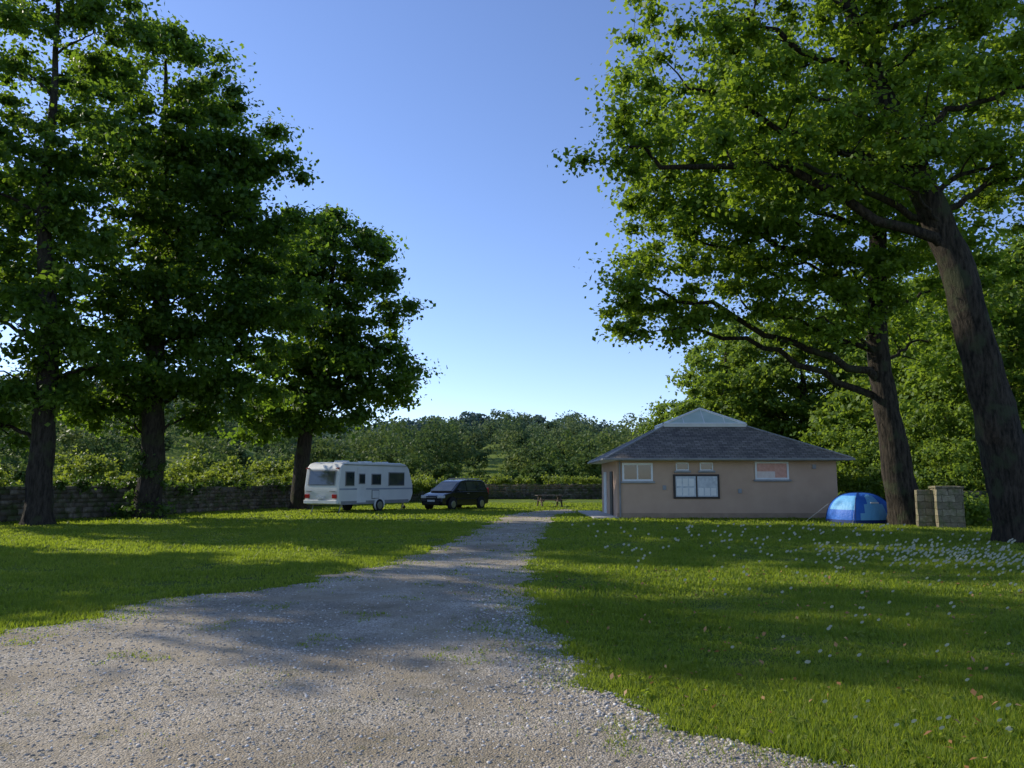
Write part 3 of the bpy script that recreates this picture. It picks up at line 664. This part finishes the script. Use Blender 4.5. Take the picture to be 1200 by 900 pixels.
for s in (-1,1):
    for x in (-1.42,1.42):
        cyl('arch',(x,s*.895,.36),.39,.03,'y',M['black'],ca,32)
        cyl('tyre',(x,s*.84,.325),.325,.22,'y',M['black'],ca,32,.03)
        cyl('wheel_rim',(x,s*.955,.325),.21,.02,'y',M['alloy'],ca,10,.01)
    box('headlamp',(2.0,s*.6-.2,.68),(2.27,s*.6+.2,.84),M['lamp'],ca,.03)
    box('tail_lamp',(-2.31,s*.75-.1,.85),(-2.2,s*.75+.1,1.25),M['red'],ca,.02)
    box('mirror',(.85,s*1.0-.1,1.06),(1.0,s*1.0+.1,1.2),M['carpaint'],ca,.03)
    V=[];F=[]; tube(V,F,[(-1.8,s*.56,1.73),(-1.7,s*.56,1.8),(-.1,s*.56,1.81),(.05,s*.56,1.74)],[.018]*4,6); mesh_py('roof_rail',V,F,M['alloy'],ca)
    box('door_trim',(-1.0,s*.9-.01,.6),(1.0,s*.9+.01,.66),M['black'],ca)
    box('door_handle',(-.2,s*.89-.02,.92),(.0,s*.89+.02,.95),M['alloy'],ca)
for x in (-1.4,-.3): box('roof_bar',(x-.04,-.58,1.81),(x+.04,.58,1.84),M['alloy'],ca)
box('grille',(2.2,-.38,.62),(2.3,.38,.8),M['black'],ca,.01); box('grille_bar',(2.29,-.36,.7),(2.31,.36,.73),M['alloy'],ca)
box('air_intake',(2.25,-.6,.32),(2.32,.6,.46),M['black'],ca,.01); box('number_plate',(2.3,-.26,.48),(2.325,.26,.59),M['paper'],ca)
box('rear_number_plate',(-2.33,-.26,.7),(-2.29,.26,.81),M['paper'],ca)

# ------------------------------------------------------------ picnic table
pt=empty('picnic_table',(2.45,50.6,0),rad(12))
for i in range(4): box('top_plank_%d'%i,(-.9,-.36+i*.185,.72),(.9,-.36+i*.185+.165,.76),M['wood'],pt,.005)
for s in (-1,1):
    for j in range(2): box('seat_plank',(-.9,s*.72-.14+j*.15,.43),(.9,s*.72-.14+j*.15+.13,.47),M['wood'],pt,.005)
    box('seat_bearer',(s*.6-.03,-.86,.35),(s*.6+.03,.86,.43),M['wood'],pt)
    box('top_bearer',(s*.6-.03,-.36,.64),(s*.6+.03,.36,.72),M['wood'],pt)
    for k in (-1,1):
        V=[];F=[]; tube(V,F,[(s*.66,k*.25,.7),(s*.66,k*.66,0)],[.055,.055],4); mesh_py('leg',V,F,M['wood'],pt)

# ------------------------------------------------------------ tent
te=empty('dome_tent',(13.8,30.9,0),rad(20)); te.scale=(.78,.82,1.0)
nu,nv=40,14; V=[];F=[];mi=[]
for j in range(nv+1):
    t=j/nv
    for i in range(nu):
        a=2*math.pi*i/nu
        sq=1/max(abs(math.cos(a)),abs(math.sin(a)))**.45
        rr=math.cos(t*math.pi/2)**.75*sq
        ridge=1+.045*abs(math.cos(2*(a)-math.pi/2))**8
        V.append((1.45*rr*math.cos(a)*ridge,1.1*rr*math.sin(a)*ridge,1.18*math.sin(t*math.pi/2)**.95))
for j in range(nv):
    for i in range(nu):
        F.append((j*nu+i,j*nu+(i+1)%nu,(j+1)*nu+(i+1)%nu,(j+1)*nu+i))
        a=(i+.5)/nu*360
        m=0
        if 215<a<325 and j<11: m=1 if abs(a-270)<38-j*2.6 else 0
        if 140<a<225 and 3<j<10: m=1
        if j==0: m=2
        mi.append(m)
mesh_py('flysheet',V,F,[M['tentblue'],M['tentlight'],M['tentdark']],te,True,mi)
V=[];F=[]
for a0 in (45,135):
    pts=[]
    for k in range(-14,15):
        t=1-abs(k)/14; a=rad(a0 if k<0 else a0+180); sq=1/max(abs(math.cos(a)),abs(math.sin(a)))**.45; rr=math.cos(t*math.pi/2)**.75*sq*1.05
        pts.append((1.45*rr*math.cos(a),1.1*rr*math.sin(a),1.18*math.sin(t*math.pi/2)**.95+.015))
    tube(V,F,pts,[.012]*len(pts),5)
mesh_py('poles',V,F,M['tentdark'],te,True)
V=[];F=[]
for x,y in ((-2.1,-1.6),(-2.2,1.4),(2,-1.6)): tube(V,F,[(x*.55,y*.55,.75),(x,y,0)],[.005,.005],4)
mesh_py('guy_lines',V,F,M['white'],te)
box('vent_stripe',(-.25,-.99,.78),(.25,-.95,.82),M['white'],te)

# ------------------------------------------------------------ light, sky, camera
AZ,EL=-65,28.8
S=Vector((math.sin(rad(AZ))*math.cos(rad(EL)),math.cos(rad(AZ))*math.cos(rad(EL)),math.sin(rad(EL))))
sd=bpy.data.lights.new('sun','SUN'); sd.energy=5.0; sd.angle=rad(.5); sd.color=(1,.93,.78)
so=bpy.data.objects.new('sun',sd); so.rotation_euler=S.to_track_quat('Z','Y').to_euler(); so.location=(-30,15,30); COL.objects.link(so)
w=bpy.data.worlds.new('World'); scene.world=w; w.use_nodes=True; nt=w.node_tree
bg=nt.nodes['Background']; sk=nt.nodes.new('ShaderNodeTexSky'); sk.sky_type='NISHITA'; sk.sun_disc=False
sk.sun_elevation=rad(EL); sk.sun_rotation=rad(AZ); sk.air_density=.9; sk.dust_density=.15; sk.ozone_density=2.2; sk.altitude=300
tint=mixc(nt,1.0,sk.outputs[0],(1.27,1.27,1.5),'MULTIPLY')
nt.links.new(tint,bg.inputs[0]); bg.inputs[1].default_value=.148
cd=bpy.data.cameras.new('camera'); cd.lens=27; cd.sensor_width=36; cd.clip_end=4000; cd.clip_start=.05
co=bpy.data.objects.new('camera',cd); co.location=(0,0,1.6); co.rotation_euler=(rad(90+7.28),0,0); COL.objects.link(co); scene.camera=co
scene.view_settings.view_transform='Standard'; scene.view_settings.look='None'; scene.view_settings.exposure=0
